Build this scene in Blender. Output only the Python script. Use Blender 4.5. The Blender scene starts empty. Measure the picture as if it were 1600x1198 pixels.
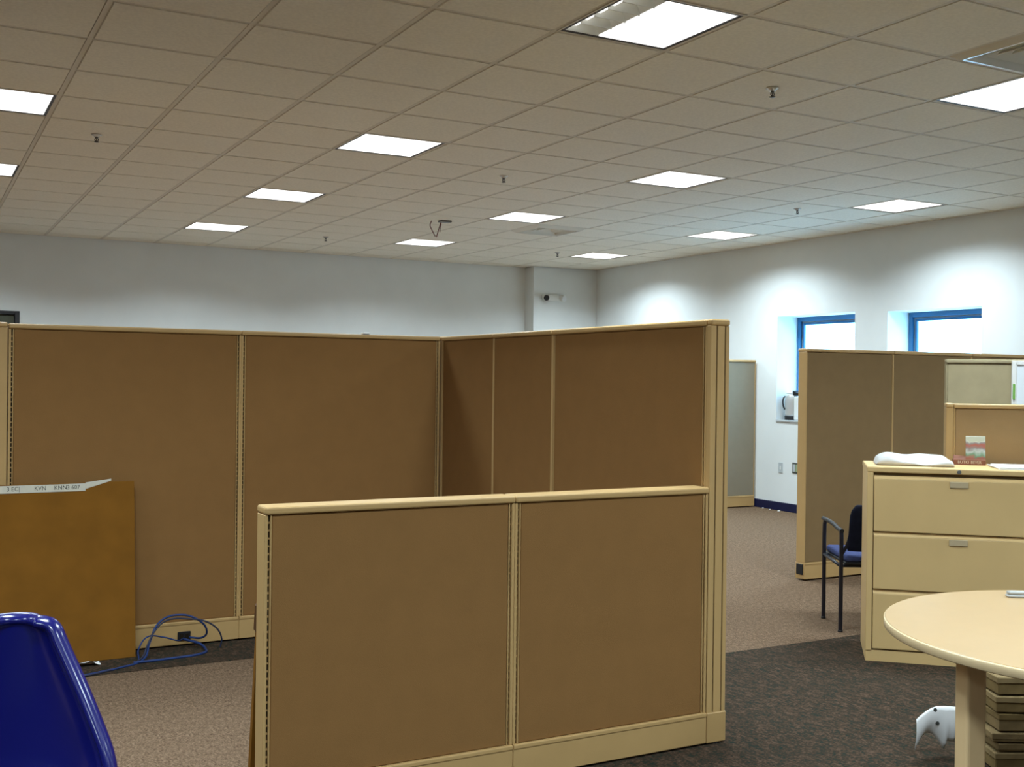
import bpy, bmesh, math, random
from mathutils import Vector, Matrix

random.seed(7)
SC = bpy.context.scene
COL = SC.collection
PI = math.pi

# ------------------------------------------------------------------ camera
CAM_H = 1.4635
RIGHT = Vector((0.87894131, -0.47677952, 0.01197739))
UP = Vector((-0.00846119, 0.00952124, 0.99991887))
FWD = Vector((0.47685488, 0.87897135, -0.00433449))
F_PX = 1733.34
cam_data = bpy.data.cameras.new('camera')
cam_data.sensor_width = 36.0
cam_data.lens = 36.0 * F_PX / 1600.0
cam_data.clip_start = 0.05
cam = bpy.data.objects.new('camera', cam_data)
COL.objects.link(cam)
m = Matrix.Identity(4)
for r in range(3):
    m[r][0], m[r][1], m[r][2] = RIGHT[r], UP[r], -FWD[r]
m[2][3] = CAM_H
cam.matrix_world = m
SC.camera = cam

# ------------------------------------------------------------------ world, exposure
world = bpy.data.worlds.new('overcast_sky')
SC.world = world
world.use_nodes = True
bg = world.node_tree.nodes['Background']
bg.inputs[0].default_value = (0.32, 0.68, 1.0, 1)
bg.inputs[1].default_value = 10.0
SC.view_settings.view_transform = 'Standard'
SC.view_settings.look = 'None'
SC.view_settings.gamma = 1.0
SC.view_settings.use_curve_mapping = False
SC.view_settings.exposure = 0.0
LAMP_POWER = 44.0
LAMP_COLOR = (0.78, 0.95, 1.04)
LAMP_SPREAD = math.radians(146)
LENS_EMIT = 1.5

# ------------------------------------------------------------------ helpers
def tag(o, label=None, cat=None, group=None, kind=None):
    if label: o['label'] = label
    if cat: o['category'] = cat
    if group: o['group'] = group
    if kind: o['kind'] = kind
    return o

def empty(name, loc=(0, 0, 0), rz=0.0, label=None, cat=None, group=None, kind=None):
    o = bpy.data.objects.new(name, None)
    o.empty_display_size = 0.1
    COL.objects.link(o)
    o.location = loc
    o.rotation_euler = (0, 0, rz)
    return tag(o, label, cat, group, kind)

def link(name, me, mat, parent=None):
    o = bpy.data.objects.new(name, me)
    if mat is not None and not me.materials:
        me.materials.append(mat)
    COL.objects.link(o)
    if parent is not None:
        o.parent = parent
    return o

class MB:
    """collects shapes into one mesh"""
    def __init__(s):
        s.bm = bmesh.new()
    def box(s, x0, x1, y0, y1, z0, z1, bev=0.0, seg=1, mat=None):
        r = bmesh.ops.create_cube(s.bm, size=1.0)
        vs = r['verts']
        for v in vs:
            v.co = Vector(((x0 + x1) / 2 + v.co.x * (x1 - x0), (y0 + y1) / 2 + v.co.y * (y1 - y0), (z0 + z1) / 2 + v.co.z * (z1 - z0)))
        if mat is not None:
            for v in vs: v.co = mat @ v.co
        if bev > 0:
            es = list({e for v in vs for e in v.link_edges})
            bmesh.ops.bevel(s.bm, geom=es, offset=bev, segments=seg, affect='EDGES', profile=0.5)
        return s
    def cyl(s, p0, p1, r0, r1=None, n=12, caps=True):
        r1 = r0 if r1 is None else r1
        p0, p1 = Vector(p0), Vector(p1)
        d = (p1 - p0)
        q = d.to_track_quat('Z', 'Y')
        a, b = [], []
        for i in range(n):
            t = 2 * PI * i / n
            v = Vector((math.cos(t), math.sin(t), 0))
            a.append(s.bm.verts.new(p0 + q @ (v * r0)))
            b.append(s.bm.verts.new(p1 + q @ (v * r1)))
        for i in range(n):
            j = (i + 1) % n
            f = s.bm.faces.new((a[i], a[j], b[j], b[i])); f.smooth = True
        if caps:
            s.bm.faces.new(a[::-1]); s.bm.faces.new(b)
        return s
    def lathe(s, prof, c=(0, 0, 0), n=32):
        rings = []
        for (rad, z) in prof:
            rings.append([s.bm.verts.new((c[0] + rad * math.cos(2 * PI * i / n), c[1] + rad * math.sin(2 * PI * i / n), c[2] + z)) for i in range(n)])
        for k in range(len(rings) - 1):
            for i in range(n):
                j = (i + 1) % n
                f = s.bm.faces.new((rings[k][i], rings[k][j], rings[k + 1][j], rings[k + 1][i])); f.smooth = True
        s.bm.faces.new(rings[0][::-1]); s.bm.faces.new(rings[-1])
        return s
    def poly(s, pts, faces, smooth=False):
        vs = [s.bm.verts.new(p) for p in pts]
        for f in faces:
            ff = s.bm.faces.new([vs[i] for i in f]); ff.smooth = smooth
        return s
    def grid(s, fn, nu, nv, smooth=True):
        vs = [[s.bm.verts.new(fn(i / nu, j / nv)) for j in range(nv + 1)] for i in range(nu + 1)]
        for i in range(nu):
            for j in range(nv):
                f = s.bm.faces.new((vs[i][j], vs[i + 1][j], vs[i + 1][j + 1], vs[i][j + 1])); f.smooth = smooth
        return s
    def mesh(s, name):
        me = bpy.data.meshes.new(name)
        bmesh.ops.recalc_face_normals(s.bm, faces=s.bm.faces)
        s.bm.to_mesh(me); s.bm.free()
        return me
    def build(s, name, mat, parent=None):
        return link(name, s.mesh(name), mat, parent)

def tube(name, pts, rad, mat, parent=None, res=6):
    cu = bpy.data.curves.new(name, 'CURVE')
    cu.dimensions = '3D'; cu.bevel_depth = rad; cu.bevel_resolution = 2; cu.resolution_u = res; cu.use_fill_caps = True
    sp = cu.splines.new('BEZIER')
    sp.bezier_points.add(len(pts) - 1)
    for bp, p in zip(sp.bezier_points, pts):
        bp.co = p; bp.handle_left_type = bp.handle_right_type = 'AUTO'
    t = bpy.data.objects.new('tmp', cu)
    COL.objects.link(t)
    dg = bpy.context.evaluated_depsgraph_get()
    me = bpy.data.meshes.new_from_object(t.evaluated_get(dg))
    bpy.data.objects.remove(t); bpy.data.curves.remove(cu)
    for p in me.polygons: p.use_smooth = True
    me.materials.clear()
    return link(name, me, mat, parent)

def text_mesh(name, body, size, mat, parent, loc, rot, sx=1.0, depth=0.0003):
    cu = bpy.data.curves.new(name, 'FONT')
    cu.body = body; cu.size = size; cu.extrude = depth; cu.resolution_u = 2
    cu.align_x = 'LEFT'; cu.align_y = 'CENTER'
    t = bpy.data.objects.new('tmp', cu)
    COL.objects.link(t)
    dg = bpy.context.evaluated_depsgraph_get()
    me = bpy.data.meshes.new_from_object(t.evaluated_get(dg))
    bpy.data.objects.remove(t); bpy.data.curves.remove(cu)
    me.materials.clear()
    o = link(name, me, mat, parent)
    o.location = loc; o.rotation_euler = rot; o.scale = (sx, 1, 1)
    return o

# ------------------------------------------------------------------ materials
def mat(name, col, rough=0.6, spec=0.3, var=0.0, scale=30.0, bump=0.0, bscale=None, metal=0.0, coat=0.0, stretch=None):
    m = bpy.data.materials.new(name)
    m.use_nodes = True
    nt = m.node_tree
    b = nt.nodes['Principled BSDF']
    b.inputs['Base Color'].default_value = (*col, 1)
    b.inputs['Roughness'].default_value = rough
    b.inputs['Specular IOR Level'].default_value = spec
    b.inputs['Metallic'].default_value = metal
    if coat: b.inputs['Coat Weight'].default_value = coat; b.inputs['Coat Roughness'].default_value = 0.08
    if var > 0 or bump > 0:
        tc = nt.nodes.new('ShaderNodeTexCoord')
        src = tc.outputs['Object']
        if stretch:
            mp = nt.nodes.new('ShaderNodeMapping'); mp.inputs['Scale'].default_value = stretch
            nt.links.new(src, mp.inputs[0]); src = mp.outputs[0]
        if var > 0:
            n = nt.nodes.new('ShaderNodeTexNoise'); n.inputs['Scale'].default_value = scale; n.inputs['Detail'].default_value = 3
            nt.links.new(src, n.inputs['Vector'])
            r = nt.nodes.new('ShaderNodeValToRGB')
            r.color_ramp.elements[0].position = 0.3; r.color_ramp.elements[1].position = 0.7
            r.color_ramp.elements[0].color = (*[c * (1 - var) for c in col], 1)
            r.color_ramp.elements[1].color = (*[min(1, c * (1 + var)) for c in col], 1)
            nt.links.new(n.outputs[0], r.inputs[0]); nt.links.new(r.outputs[0], b.inputs['Base Color'])
        if bump > 0:
            n2 = nt.nodes.new('ShaderNodeTexNoise'); n2.inputs['Scale'].default_value = bscale or scale; n2.inputs['Detail'].default_value = 2
            nt.links.new(src, n2.inputs['Vector'])
            bp = nt.nodes.new('ShaderNodeBump'); bp.inputs['Strength'].default_value = bump; bp.inputs['Distance'].default_value = 0.002
            nt.links.new(n2.outputs[0], bp.inputs['Height']); nt.links.new(bp.outputs[0], b.inputs['Normal'])
    return m

def emit(name, col, strength):
    m = bpy.data.materials.new(name); m.use_nodes = True
    nt = m.node_tree; nt.nodes.clear()
    e = nt.nodes.new('ShaderNodeEmission'); e.inputs[0].default_value = (*col, 1); e.inputs[1].default_value = strength
    o = nt.nodes.new('ShaderNodeOutputMaterial'); nt.links.new(e.outputs[0], o.inputs[0])
    return m

def carpet(name, cols, s1, s2):
    """cols: low / mid / high colours; s1 coarse mottling, s2 pile scale"""
    m = bpy.data.materials.new(name); m.use_nodes = True
    nt = m.node_tree; b = nt.nodes['Principled BSDF']
    b.inputs['Roughness'].default_value = 0.95; b.inputs['Specular IOR Level'].default_value = 0.05
    tc = nt.nodes.new('ShaderNodeTexCoord')
    mp = nt.nodes.new('ShaderNodeMapping'); mp.inputs['Scale'].default_value = (1.0, 0.45, 1.0)
    nt.links.new(tc.outputs['Object'], mp.inputs[0])
    a = nt.nodes.new('ShaderNodeTexNoise'); a.inputs['Scale'].default_value = s1; a.inputs['Detail'].default_value = 4; a.inputs['Roughness'].default_value = 0.75
    c = nt.nodes.new('ShaderNodeTexNoise'); c.inputs['Scale'].default_value = s2; c.inputs['Detail'].default_value = 2
    nt.links.new(mp.outputs[0], a.inputs['Vector']); nt.links.new(tc.outputs['Object'], c.inputs['Vector'])
    mx = nt.nodes.new('ShaderNodeMath'); mx.operation = 'ADD'
    h = nt.nodes.new('ShaderNodeMath'); h.operation = 'MULTIPLY'; h.inputs[1].default_value = 0.5
    nt.links.new(a.outputs[0], mx.inputs[0]); nt.links.new(c.outputs[0], mx.inputs[1]); nt.links.new(mx.outputs[0], h.inputs[0])
    r = nt.nodes.new('ShaderNodeValToRGB')
    r.color_ramp.elements[0].position = 0.38; r.color_ramp.elements[0].color = (*cols[0], 1)
    r.color_ramp.elements[1].position = 0.62; r.color_ramp.elements[1].color = (*cols[2], 1)
    e = r.color_ramp.elements.new(0.5); e.color = (*cols[1], 1)
    nt.links.new(h.outputs[0], r.inputs[0]); nt.links.new(r.outputs[0], b.inputs['Base Color'])
    bp = nt.nodes.new('ShaderNodeBump'); bp.inputs['Strength'].default_value = 0.5; bp.inputs['Distance'].default_value = 0.004
    nt.links.new(c.outputs[0], bp.inputs['Height']); nt.links.new(bp.outputs[0], b.inputs['Normal'])
    return m

M = {}
M['wall'] = mat('wall_paint', (0.80, 0.83, 0.83), 0.75, 0.2, 0.02, 3, 0.05, 120)
M['tile'] = mat('ceiling_tile', (0.87, 0.825, 0.72), 0.9, 0.1, 0.05, 60, 0.25, 180)
M['tbar'] = mat('ceiling_grid_metal', (0.70, 0.65, 0.56), 0.6, 0.3)
M['plenum'] = mat('plenum', (0.3, 0.28, 0.25), 0.9, 0.1)
M['light_carpet'] = carpet('light_carpet', ((0.080, 0.048, 0.028), (0.157, 0.101, 0.063), (0.234, 0.156, 0.100)), 60, 130)
M['dark_carpet'] = carpet('dark_carpet', ((0.015, 0.026, 0.020), (0.044, 0.029, 0.019), (0.095, 0.060, 0.040)), 34, 110)
M['fabric'] = mat('tan_fabric', (0.256, 0.131, 0.046), 0.95, 0.05, 0.03, 9, 0.3, 420)
M['fabric_daylit'] = mat('daylit_tan_fabric', (0.235, 0.150, 0.072), 0.95, 0.05, 0.03, 9, 0.3, 420)  # tan fabric greyed in its colour to imitate daylight from the windows
M['fabric_grey'] = mat('grey_fabric', (0.26, 0.22, 0.16), 0.95, 0.05, 0.03, 9, 0.3, 420)
M['fabric_light'] = mat('light_tan_fabric', (0.36, 0.225, 0.105), 0.95, 0.05, 0.03, 9, 0.3, 420)
M['fabric_pale'] = mat('pale_fabric', (0.40, 0.33, 0.20), 0.95, 0.05, 0.06, 9, 0.3, 420)
M['trim'] = mat('putty_trim', (0.50, 0.315, 0.128), 0.45, 0.4, 0.03, 6)
M['slot'] = mat('slot_dark', (0.02, 0.014, 0.008), 0.8, 0.1)
M['black'] = mat('black_plastic', (0.012, 0.012, 0.014), 0.45, 0.4)
M['navy'] = mat('navy_rubber', (0.006, 0.009, 0.05), 0.5, 0.35, 0.15, 12)
M['card'] = mat('cardboard', (0.21, 0.088, 0.012), 0.85, 0.1, 0.10, 7, 0.1, 60)
M['card_dark'] = mat('cardboard_shipping_tape', (0.09, 0.035, 0.008), 0.6, 0.3)
M['white'] = mat('white_paper', (0.86, 0.85, 0.84), 0.7, 0.2, 0.02, 8)
M['label'] = mat('label_paper', (0.62, 0.58, 0.48), 0.7, 0.2, 0.05, 20)
M['ink'] = mat('printed_ink', (0.06, 0.06, 0.055), 0.7, 0.1)
M['blue_plastic'] = mat('glossy_blue_plastic', (0.004, 0.006, 0.12), 0.22, 0.45, coat=0.3)
M['chrome'] = mat('chrome', (0.7, 0.7, 0.7), 0.15, 0.5, metal=1.0)
M['file'] = mat('beige_steel', (0.66, 0.45, 0.20), 0.42, 0.4, 0.03, 5)
M['laminate'] = mat('cream_laminate', (0.475, 0.310, 0.150), 0.32, 0.4, 0.02, 14)
M['lit_edge_band'] = mat('front_lit_table_edge', (0.72, 0.54, 0.31), 0.35, 0.4)  # lightened over the laminate to stand in for light from behind the camera
M['plastic_sheet'] = mat('white_plastic_sheet', (0.60, 0.585, 0.57), 0.35, 0.4)
M['tlegs'] = mat('putty_leg', (0.82, 0.58, 0.31), 0.4, 0.4, 0.03, 6)
M['lock'] = mat('grey_lock', (0.20, 0.20, 0.19), 0.35, 0.5, metal=0.6)
M['file_gap'] = mat('cabinet_gap', (0.15, 0.095, 0.04), 0.7, 0.1)
M['label_holder'] = mat('label_holder', (0.50, 0.39, 0.24), 0.35, 0.4)
M['seat_blue'] = mat('blue_upholstery', (0.060, 0.075, 0.18), 0.9, 0.1, 0.12, 40, 0.3, 300)
M['back_navy'] = mat('navy_upholstery', (0.010, 0.011, 0.022), 0.85, 0.1, 0.2, 40, 0.2, 300)
M['frame_black'] = mat('black_tube', (0.010, 0.010, 0.018), 0.35, 0.5)
M['troffer_frame'] = mat('fixture_frame', (0.05, 0.045, 0.05), 0.5, 0.3)
M['flange'] = M['tbar']
M['louver'] = mat('louver_white', (0.80, 0.80, 0.74), 0.35, 0.5)
M['lens'] = emit('lit_lamp_row', (1.0, 0.985, 0.95), LENS_EMIT)
M['sprinkler'] = mat('sprinkler_metal', (0.16, 0.15, 0.14), 0.3, 0.5, metal=0.8)
M['diff_metal'] = mat('diffuser_metal', (0.80, 0.76, 0.66), 0.25, 0.5)
M['diff_dark'] = mat('diffuser_throat', (0.05, 0.04, 0.03), 0.8, 0.1)
M['wire'] = mat('red_brown_wire', (0.16, 0.045, 0.035), 0.5, 0.3)
M['win_frame'] = mat('blue_window_frame', (0.03, 0.16, 0.34), 0.35, 0.5)
M['sill'] = mat('grey_sill', (0.42, 0.43, 0.44), 0.5, 0.3, 0.04, 20)
M['cable'] = mat('blue_cable', (0.015, 0.038, 0.14), 0.5, 0.3)
M['cable_dark'] = mat('dark_cable', (0.025, 0.03, 0.06), 0.5, 0.3)
M['door'] = mat('grey_green_door', (0.10, 0.105, 0.075), 0.6, 0.3, 0.04, 8)
M['door_frame'] = mat('dark_door_frame', (0.045, 0.045, 0.05), 0.5, 0.3)
M['plastic_white'] = mat('white_plastic', (0.78, 0.80, 0.78), 0.35, 0.4)
M['steel'] = mat('brushed_steel', (0.75, 0.76, 0.76), 0.25, 0.5, metal=0.55)
M['switch'] = mat('grey_plate', (0.50, 0.54, 0.56), 0.5, 0.3)
M['outlet_green'] = mat('pale_green_receptacle', (0.35, 0.42, 0.26), 0.5, 0.3)
M['outlet_dark'] = mat('dark_plate', (0.07, 0.08, 0.07), 0.5, 0.3)
M['board'] = mat('whiteboard', (0.80, 0.84, 0.88), 0.2, 0.5)
M['board_frame'] = mat('board_frame', (0.80, 0.79, 0.76), 0.4, 0.3)
M['green'] = mat('green_clip', (0.20, 0.45, 0.08), 0.5, 0.3)
M['brown_box'] = mat('brown_print', (0.22, 0.085, 0.05), 0.6, 0.2, 0.1, 30)
M['cream_ink'] = mat('cream_ink', (0.62, 0.50, 0.38), 0.6, 0.2)
M['ledger'] = [mat('dark_brown_carton_%d' % k, c, 0.8, 0.1, 0.15, 20) for k, c in enumerate(((0.20, 0.135, 0.055), (0.27, 0.19, 0.09), (0.23, 0.16, 0.075)))]
M['grey'] = mat('grey_plastic', (0.42, 0.42, 0.40), 0.4, 0.4)

# picture card: abstract procedural print
def card_print():
    m = bpy.data.materials.new('picture_print'); m.use_nodes = True
    nt = m.node_tree; b = nt.nodes['Principled BSDF']; b.inputs['Roughness'].default_value = 0.4
    tc = nt.nodes.new('ShaderNodeTexCoord')
    sx = nt.nodes.new('ShaderNodeSeparateXYZ'); nt.links.new(tc.outputs['Generated'], sx.inputs[0])
    n = nt.nodes.new('ShaderNodeTexNoise'); n.inputs['Scale'].default_value = 3.2; n.inputs['Detail'].default_value = 1
    nt.links.new(tc.outputs['Generated'], n.inputs['Vector'])
    ad = nt.nodes.new('ShaderNodeMath'); ad.operation = 'MULTIPLY_ADD'; ad.inputs[1].default_value = 0.35
    nt.links.new(n.outputs[0], ad.inputs[0]); nt.links.new(sx.outputs[2], ad.inputs[2])
    r = nt.nodes.new('ShaderNodeValToRGB'); cr = r.color_ramp
    cr.elements[0].position = 0.16; cr.elements[0].color = (0.30, 0.12, 0.05, 1)
    cr.elements[1].position = 1.15; cr.elements[1].color = (0.7, 0.68, 0.55, 1)
    for p, c in ((0.30, (0.40, 0.14, 0.10)), (0.40, (0.14, 0.26, 0.15)), (0.52, (0.48, 0.50, 0.46)), (0.64, (0.26, 0.21, 0.19)), (0.80, (0.42, 0.12, 0.08)), (0.90, (0.25, 0.23, 0.22)), (1.0, (0.55, 0.55, 0.42))):
        e = cr.elements.new(p); e.color = (*c, 1)
    nt.links.new(ad.outputs[0], r.inputs[0]); nt.links.new(r.outputs[0], b.inputs['Base Color'])
    return m
M['picture'] = card_print()

def glass_mat():
    m = bpy.data.materials.new('window_glass'); m.use_nodes = True
    nt = m.node_tree; nt.nodes.clear()
    t = nt.nodes.new('ShaderNodeBsdfTransparent'); t.inputs[0].default_value = (0.94, 0.97, 0.98, 1)
    g = nt.nodes.new('ShaderNodeBsdfGlossy'); g.inputs['Roughness'].default_value = 0.02
    x = nt.nodes.new('ShaderNodeMixShader'); x.inputs[0].default_value = 0.06
    o = nt.nodes.new('ShaderNodeOutputMaterial')
    nt.links.new(t.outputs[0], x.inputs[1]); nt.links.new(g.outputs[0], x.inputs[2]); nt.links.new(x.outputs[0], o.inputs[0])
    return m
M['glass'] = glass_mat()

# ------------------------------------------------------------------ setting
CZ = 3.048
XW, XL = 8.72, -6.6          # window wall, far left wall
YB, YB2, YR = 13.80, 13.55, -6.0   # back wall, its projecting bay, wall behind the camera
TS = 0.6096
OX, OY = 0.735, 4.9615

fl = tag(MB().box(XL, XW, YR, YB, -0.10, 0.0).build('floor', M['light_carpet']), 'light beige looped carpet over the whole office floor', kind='structure')
dk = MB()
dk.box(XL, XW, YR, 3.60, 0.0, 0.004)
dk.box(2.87, XW, 3.60, 4.68, 0.0, 0.004)
dk.box(-3.0, 2.87, 5.675, 6.22, 0.0, 0.004)
tag(dk.build('floor_walkway', M['dark_carpet']), 'dark mottled brown and green carpet walkway with a strip along the tall panels', kind='structure')

# walls
W1 = (8.534, 9.718, 1.02, 2.21)
W2 = (6.965, 8.090, 1.02, 2.19)
WT = 0.40
ww = MB()
ww.box(XW, XW + WT, YR, W2[0], 0, CZ + .1)
ww.box(XW, XW + WT, W2[1], W1[0], 0, CZ + .1)
ww.box(XW, XW + WT, W1[1], YB + .3, 0, CZ + .1)
for w in (W1, W2):
    ww.box(XW, XW + WT, w[0], w[1], 0, w[2])
    ww.box(XW, XW + WT, w[0], w[1], w[3], CZ + .1)
wall_window = tag(ww.build('wall_right', M['wall']), 'white painted wall with two deep window openings', kind='structure')
BX = 7.68
wb = MB()
wb.box(XL - .2, 0.10, YB, YB + .3, 0, CZ + .1)
wb.box(0.10, 1.09, YB, YB + .3, 2.165, CZ + .1)
wb.box(1.09, XW, YB, YB + .3, 0, CZ + .1)
wb.box(0.10, 1.09, YB + .12, YB + .3, 0, 2.165)  # backing box added behind the door to block sky light at its gaps
wb.box(BX, XW, YB2, YB, 0, CZ + .1)
tag(wb.build('wall_back', M['wall']), 'white painted back wall with a projecting bay in the corner', kind='structure')
tag(MB().box(XL - .2, XL, YR, YB, 0, CZ + .1).build('wall_left', M['wall']), 'white painted far left wall', kind='structure')
tag(MB().box(XL - .2, XW + WT, YR - .2, YR, 0, CZ + .1).build('wall_front', M['wall']), 'white painted wall behind the camera', kind='structure')
tag(MB().box(XW - .012, XW, YR, YB2, 0, 0.095, .003).build('baseboard_right', M['navy']), 'navy blue rubber baseboard below the windows', kind='structure')
bb = MB(); bb.box(1.16, BX - .012, YB - .012, YB, 0, 0.095); bb.box(BX - .012, BX, YB2 - .012, YB, 0, .095); bb.box(BX, XW - .012, YB2 - .012, YB2, 0, 0.095); bb.box(XL, 0.03, YB - .012, YB, 0, .095)
tag(bb.build('baseboard_back', M['navy']), 'navy blue rubber baseboard along the back wall', kind='structure')

def window(n, w, label):
    y0, y1, z0, z1 = w
    t = empty('window_%d' % n, (XW, 0, 0), 0, label, kind='structure')
    xo = 0.30
    for (a, b, c, d) in ((y0, y0 + .05, z0, z1), (y1 - .05, y1, z0, z1), (y0 + .05, y1 - .05, z0, z0 + .05), (y0 + .05, y1 - .05, z1 - .05, z1)):
        MB().box(xo, xo + .07, a, b, c, d, .004).build('window_frame', M['win_frame'], t)
    # inner sash, set back: the second pair of lines
    for (a, b, c, d) in ((y0 + .065, y0 + .09, z0 + .065, z1 - .065), (y1 - .09, y1 - .065, z0 + .065, z1 - .065), (y0 + .09, y1 - .09, z0 + .065, z0 + .09), (y0 + .09, y1 - .09, z1 - .09, z1 - .065)):
        MB().box(xo + .02, xo + .05, a, b, c, d, .003).build('sash', M['win_frame'], t)
    for (a, b, c, d) in ((y0 + .05, y0 + .065, z0 + .05, z1 - .05), (y1 - .065, y1 - .05, z0 + .05, z1 - .05), (y0 + .065, y1 - .065, z0 + .05, z0 + .065), (y0 + .065, y1 - .065, z1 - .065, z1 - .05)):
        MB().box(xo + .03, xo + .045, a, b, c, d).build('gasket', M['sill'], t)
    MB().box(xo + .033, xo + .039, y0 + .09, y1 - .09, z0 + .09, z1 - .09).build('pane', M['glass'], t)
    MB().box(-.012, xo, y0, y1, z0 - .012, z0 + .010, .004).build('window_sill', M['sill'], t)
    return t
window(1, W1, 'blue framed window nearer the corner, with a steel carafe on its sill')
window(2, W2, 'blue framed window farther from the corner, above the long panels')

# door in the back wall (only its top shows over the panels)
d = empty('door_1', (0.10, YB, 0), 0, 'grey green door with dark frame in the back wall', kind='structure')
MB().box(0, .05, -.02, .10, 0, 2.165, .004).build('door_jamb', M['door_frame'], d)
MB().box(.94, .99, -.02, .10, 0, 2.165, .004).build('door_jamb', M['door_frame'], d)
MB().box(.05, .94, -.02, .10, 2.125, 2.165, .004).build('door_head', M['door_frame'], d)
lf = MB().box(.055, .935, .02, .065, .008, 2.12, .003).build('door_leaf', M['door'], d)
MB().box(.10, .16, -.02, .02, 1.0, 1.06, .01).build('door_handle', M['steel'], lf)
cl = MB().box(.42, .72, -.045, .02, 2.02, 2.085, .008).build('door_closer', M['black'], d)
MB().box(.44, .62, -.06, -.045, 2.085, 2.10, .003).build('closer_arm', M['steel'], cl)

# ------------------------------------------------------------------ ceiling
ceil = tag(MB().box(XL - .2, XW + WT, YR - .2, YB + .3, CZ + .12, CZ + .2).build('ceiling', M['plenum']), 'suspended ceiling of square beige tiles in a metal grid', kind='structure')
LIGHTS = [(i, j) for i in (-5, -1, 3, 7, 11) for j in (-10, -6, -2, 3, 7, 11) if (i, j) != (-5, 11)]
DIFFS = [(6, -3), (8, 8)]
skip = set(LIGHTS) | set(DIFFS)
i0, i1 = math.floor((XL - OX) / TS), math.ceil((XW - OX) / TS)
j0, j1 = math.floor((YR - OY) / TS), math.ceil((YB - OY) / TS)
for i in range(i0, i1 + 1):
    x = OX + i * TS
    if XL + .03 < x < XW - .03:
        MB().box(x - .012, x + .012, YR, YB, CZ, CZ + .03).build('grid_bar', M['tbar'], ceil)
for j in range(j0, j1 + 1):
    y = OY + j * TS
    if YR + .03 < y < YB - .03:
        MB().box(XL, XW, y - .012, y + .012, CZ + .0005, CZ + .029).build('grid_bar', M['tbar'], ceil)
ang = MB()
ang.box(XW - .022, XW, YR, YB2, CZ - .003, CZ); ang.box(XL, BX, YB - .022, YB, CZ - .003, CZ); ang.box(BX - .022, BX, YB2 - .022, YB, CZ - .003, CZ); ang.box(BX, XW - .022, YB2 - .022, YB2, CZ - .003, CZ)
ang.build('wall_angle', M['tbar'], ceil)

def proj(p):
    d_ = Vector(p) - Vector((0, 0, CAM_H)); z = d_.dot(FWD)
    if z < .3: return None
    return 800 + F_PX * d_.dot(RIGHT) / z, 599 - F_PX * d_.dot(UP) / z, z
def tile_geo(mb, x0, x1, y0, y1):
    # tegular tile: field drops slightly below the bars, chamfered edge
    g, c, zt, zb = .0125, .005, CZ + .010, CZ - .003
    a = [(x0 + g, y0 + g), (x1 - g, y0 + g), (x1 - g, y1 - g), (x0 + g, y1 - g)]
    b = [(x0 + g + c, y0 + g + c), (x1 - g - c, y0 + g + c), (x1 - g - c, y1 - g - c), (x0 + g + c, y1 - g - c)]
    pts = [(x, y, zt) for x, y in a] + [(x, y, zb) for x, y in b] 
    mb.poly(pts, [(0, 1, 2, 3), (4, 7, 6, 5), (0, 4, 5, 1), (1, 5, 6, 2), (2, 6, 7, 3), (3, 7, 4, 0)])
tm = MB(); tile_geo(tm, 0, TS, 0, TS); tile_me = tm.mesh('tile'); tile_me.materials.append(M['tile'])
seen, rest = [], []
for i in range(i0, i1 + 1):
    for j in range(j0, j1 + 1):
        if (i, j) in skip: continue
        x0, x1 = max(OX + i * TS, XL), min(OX + (i + 1) * TS, XW)
        y0, y1 = max(OY + j * TS, YR), min(OY + (j + 1) * TS, YB)
        if x1 - x0 < .06 or y1 - y0 < .06: continue
        full = (x1 - x0 > TS - 1e-4 and y1 - y0 > TS - 1e-4)
        q = proj(((x0 + x1) / 2, (y0 + y1) / 2, CZ))
        if full and q and -80 < q[0] < 1680 and q[1] > -60: seen.append((q[2], i, j))
        else: rest.append((x0, x1, y0, y1))
seen.sort()
for z, i, j in seen[:300]:
    o = link('tile', tile_me, None, ceil); o.location = (OX + i * TS, OY + j * TS, 0)
for z, i, j in seen[300:]:
    rest.append((OX + i * TS, OX + (i + 1) * TS, OY + j * TS, OY + (j + 1) * TS))
rm = MB()
for r_ in rest: tile_geo(rm, *r_)
tag(rm.build('tile_field', M['tile'], ceil), kind='stuff')

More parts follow.
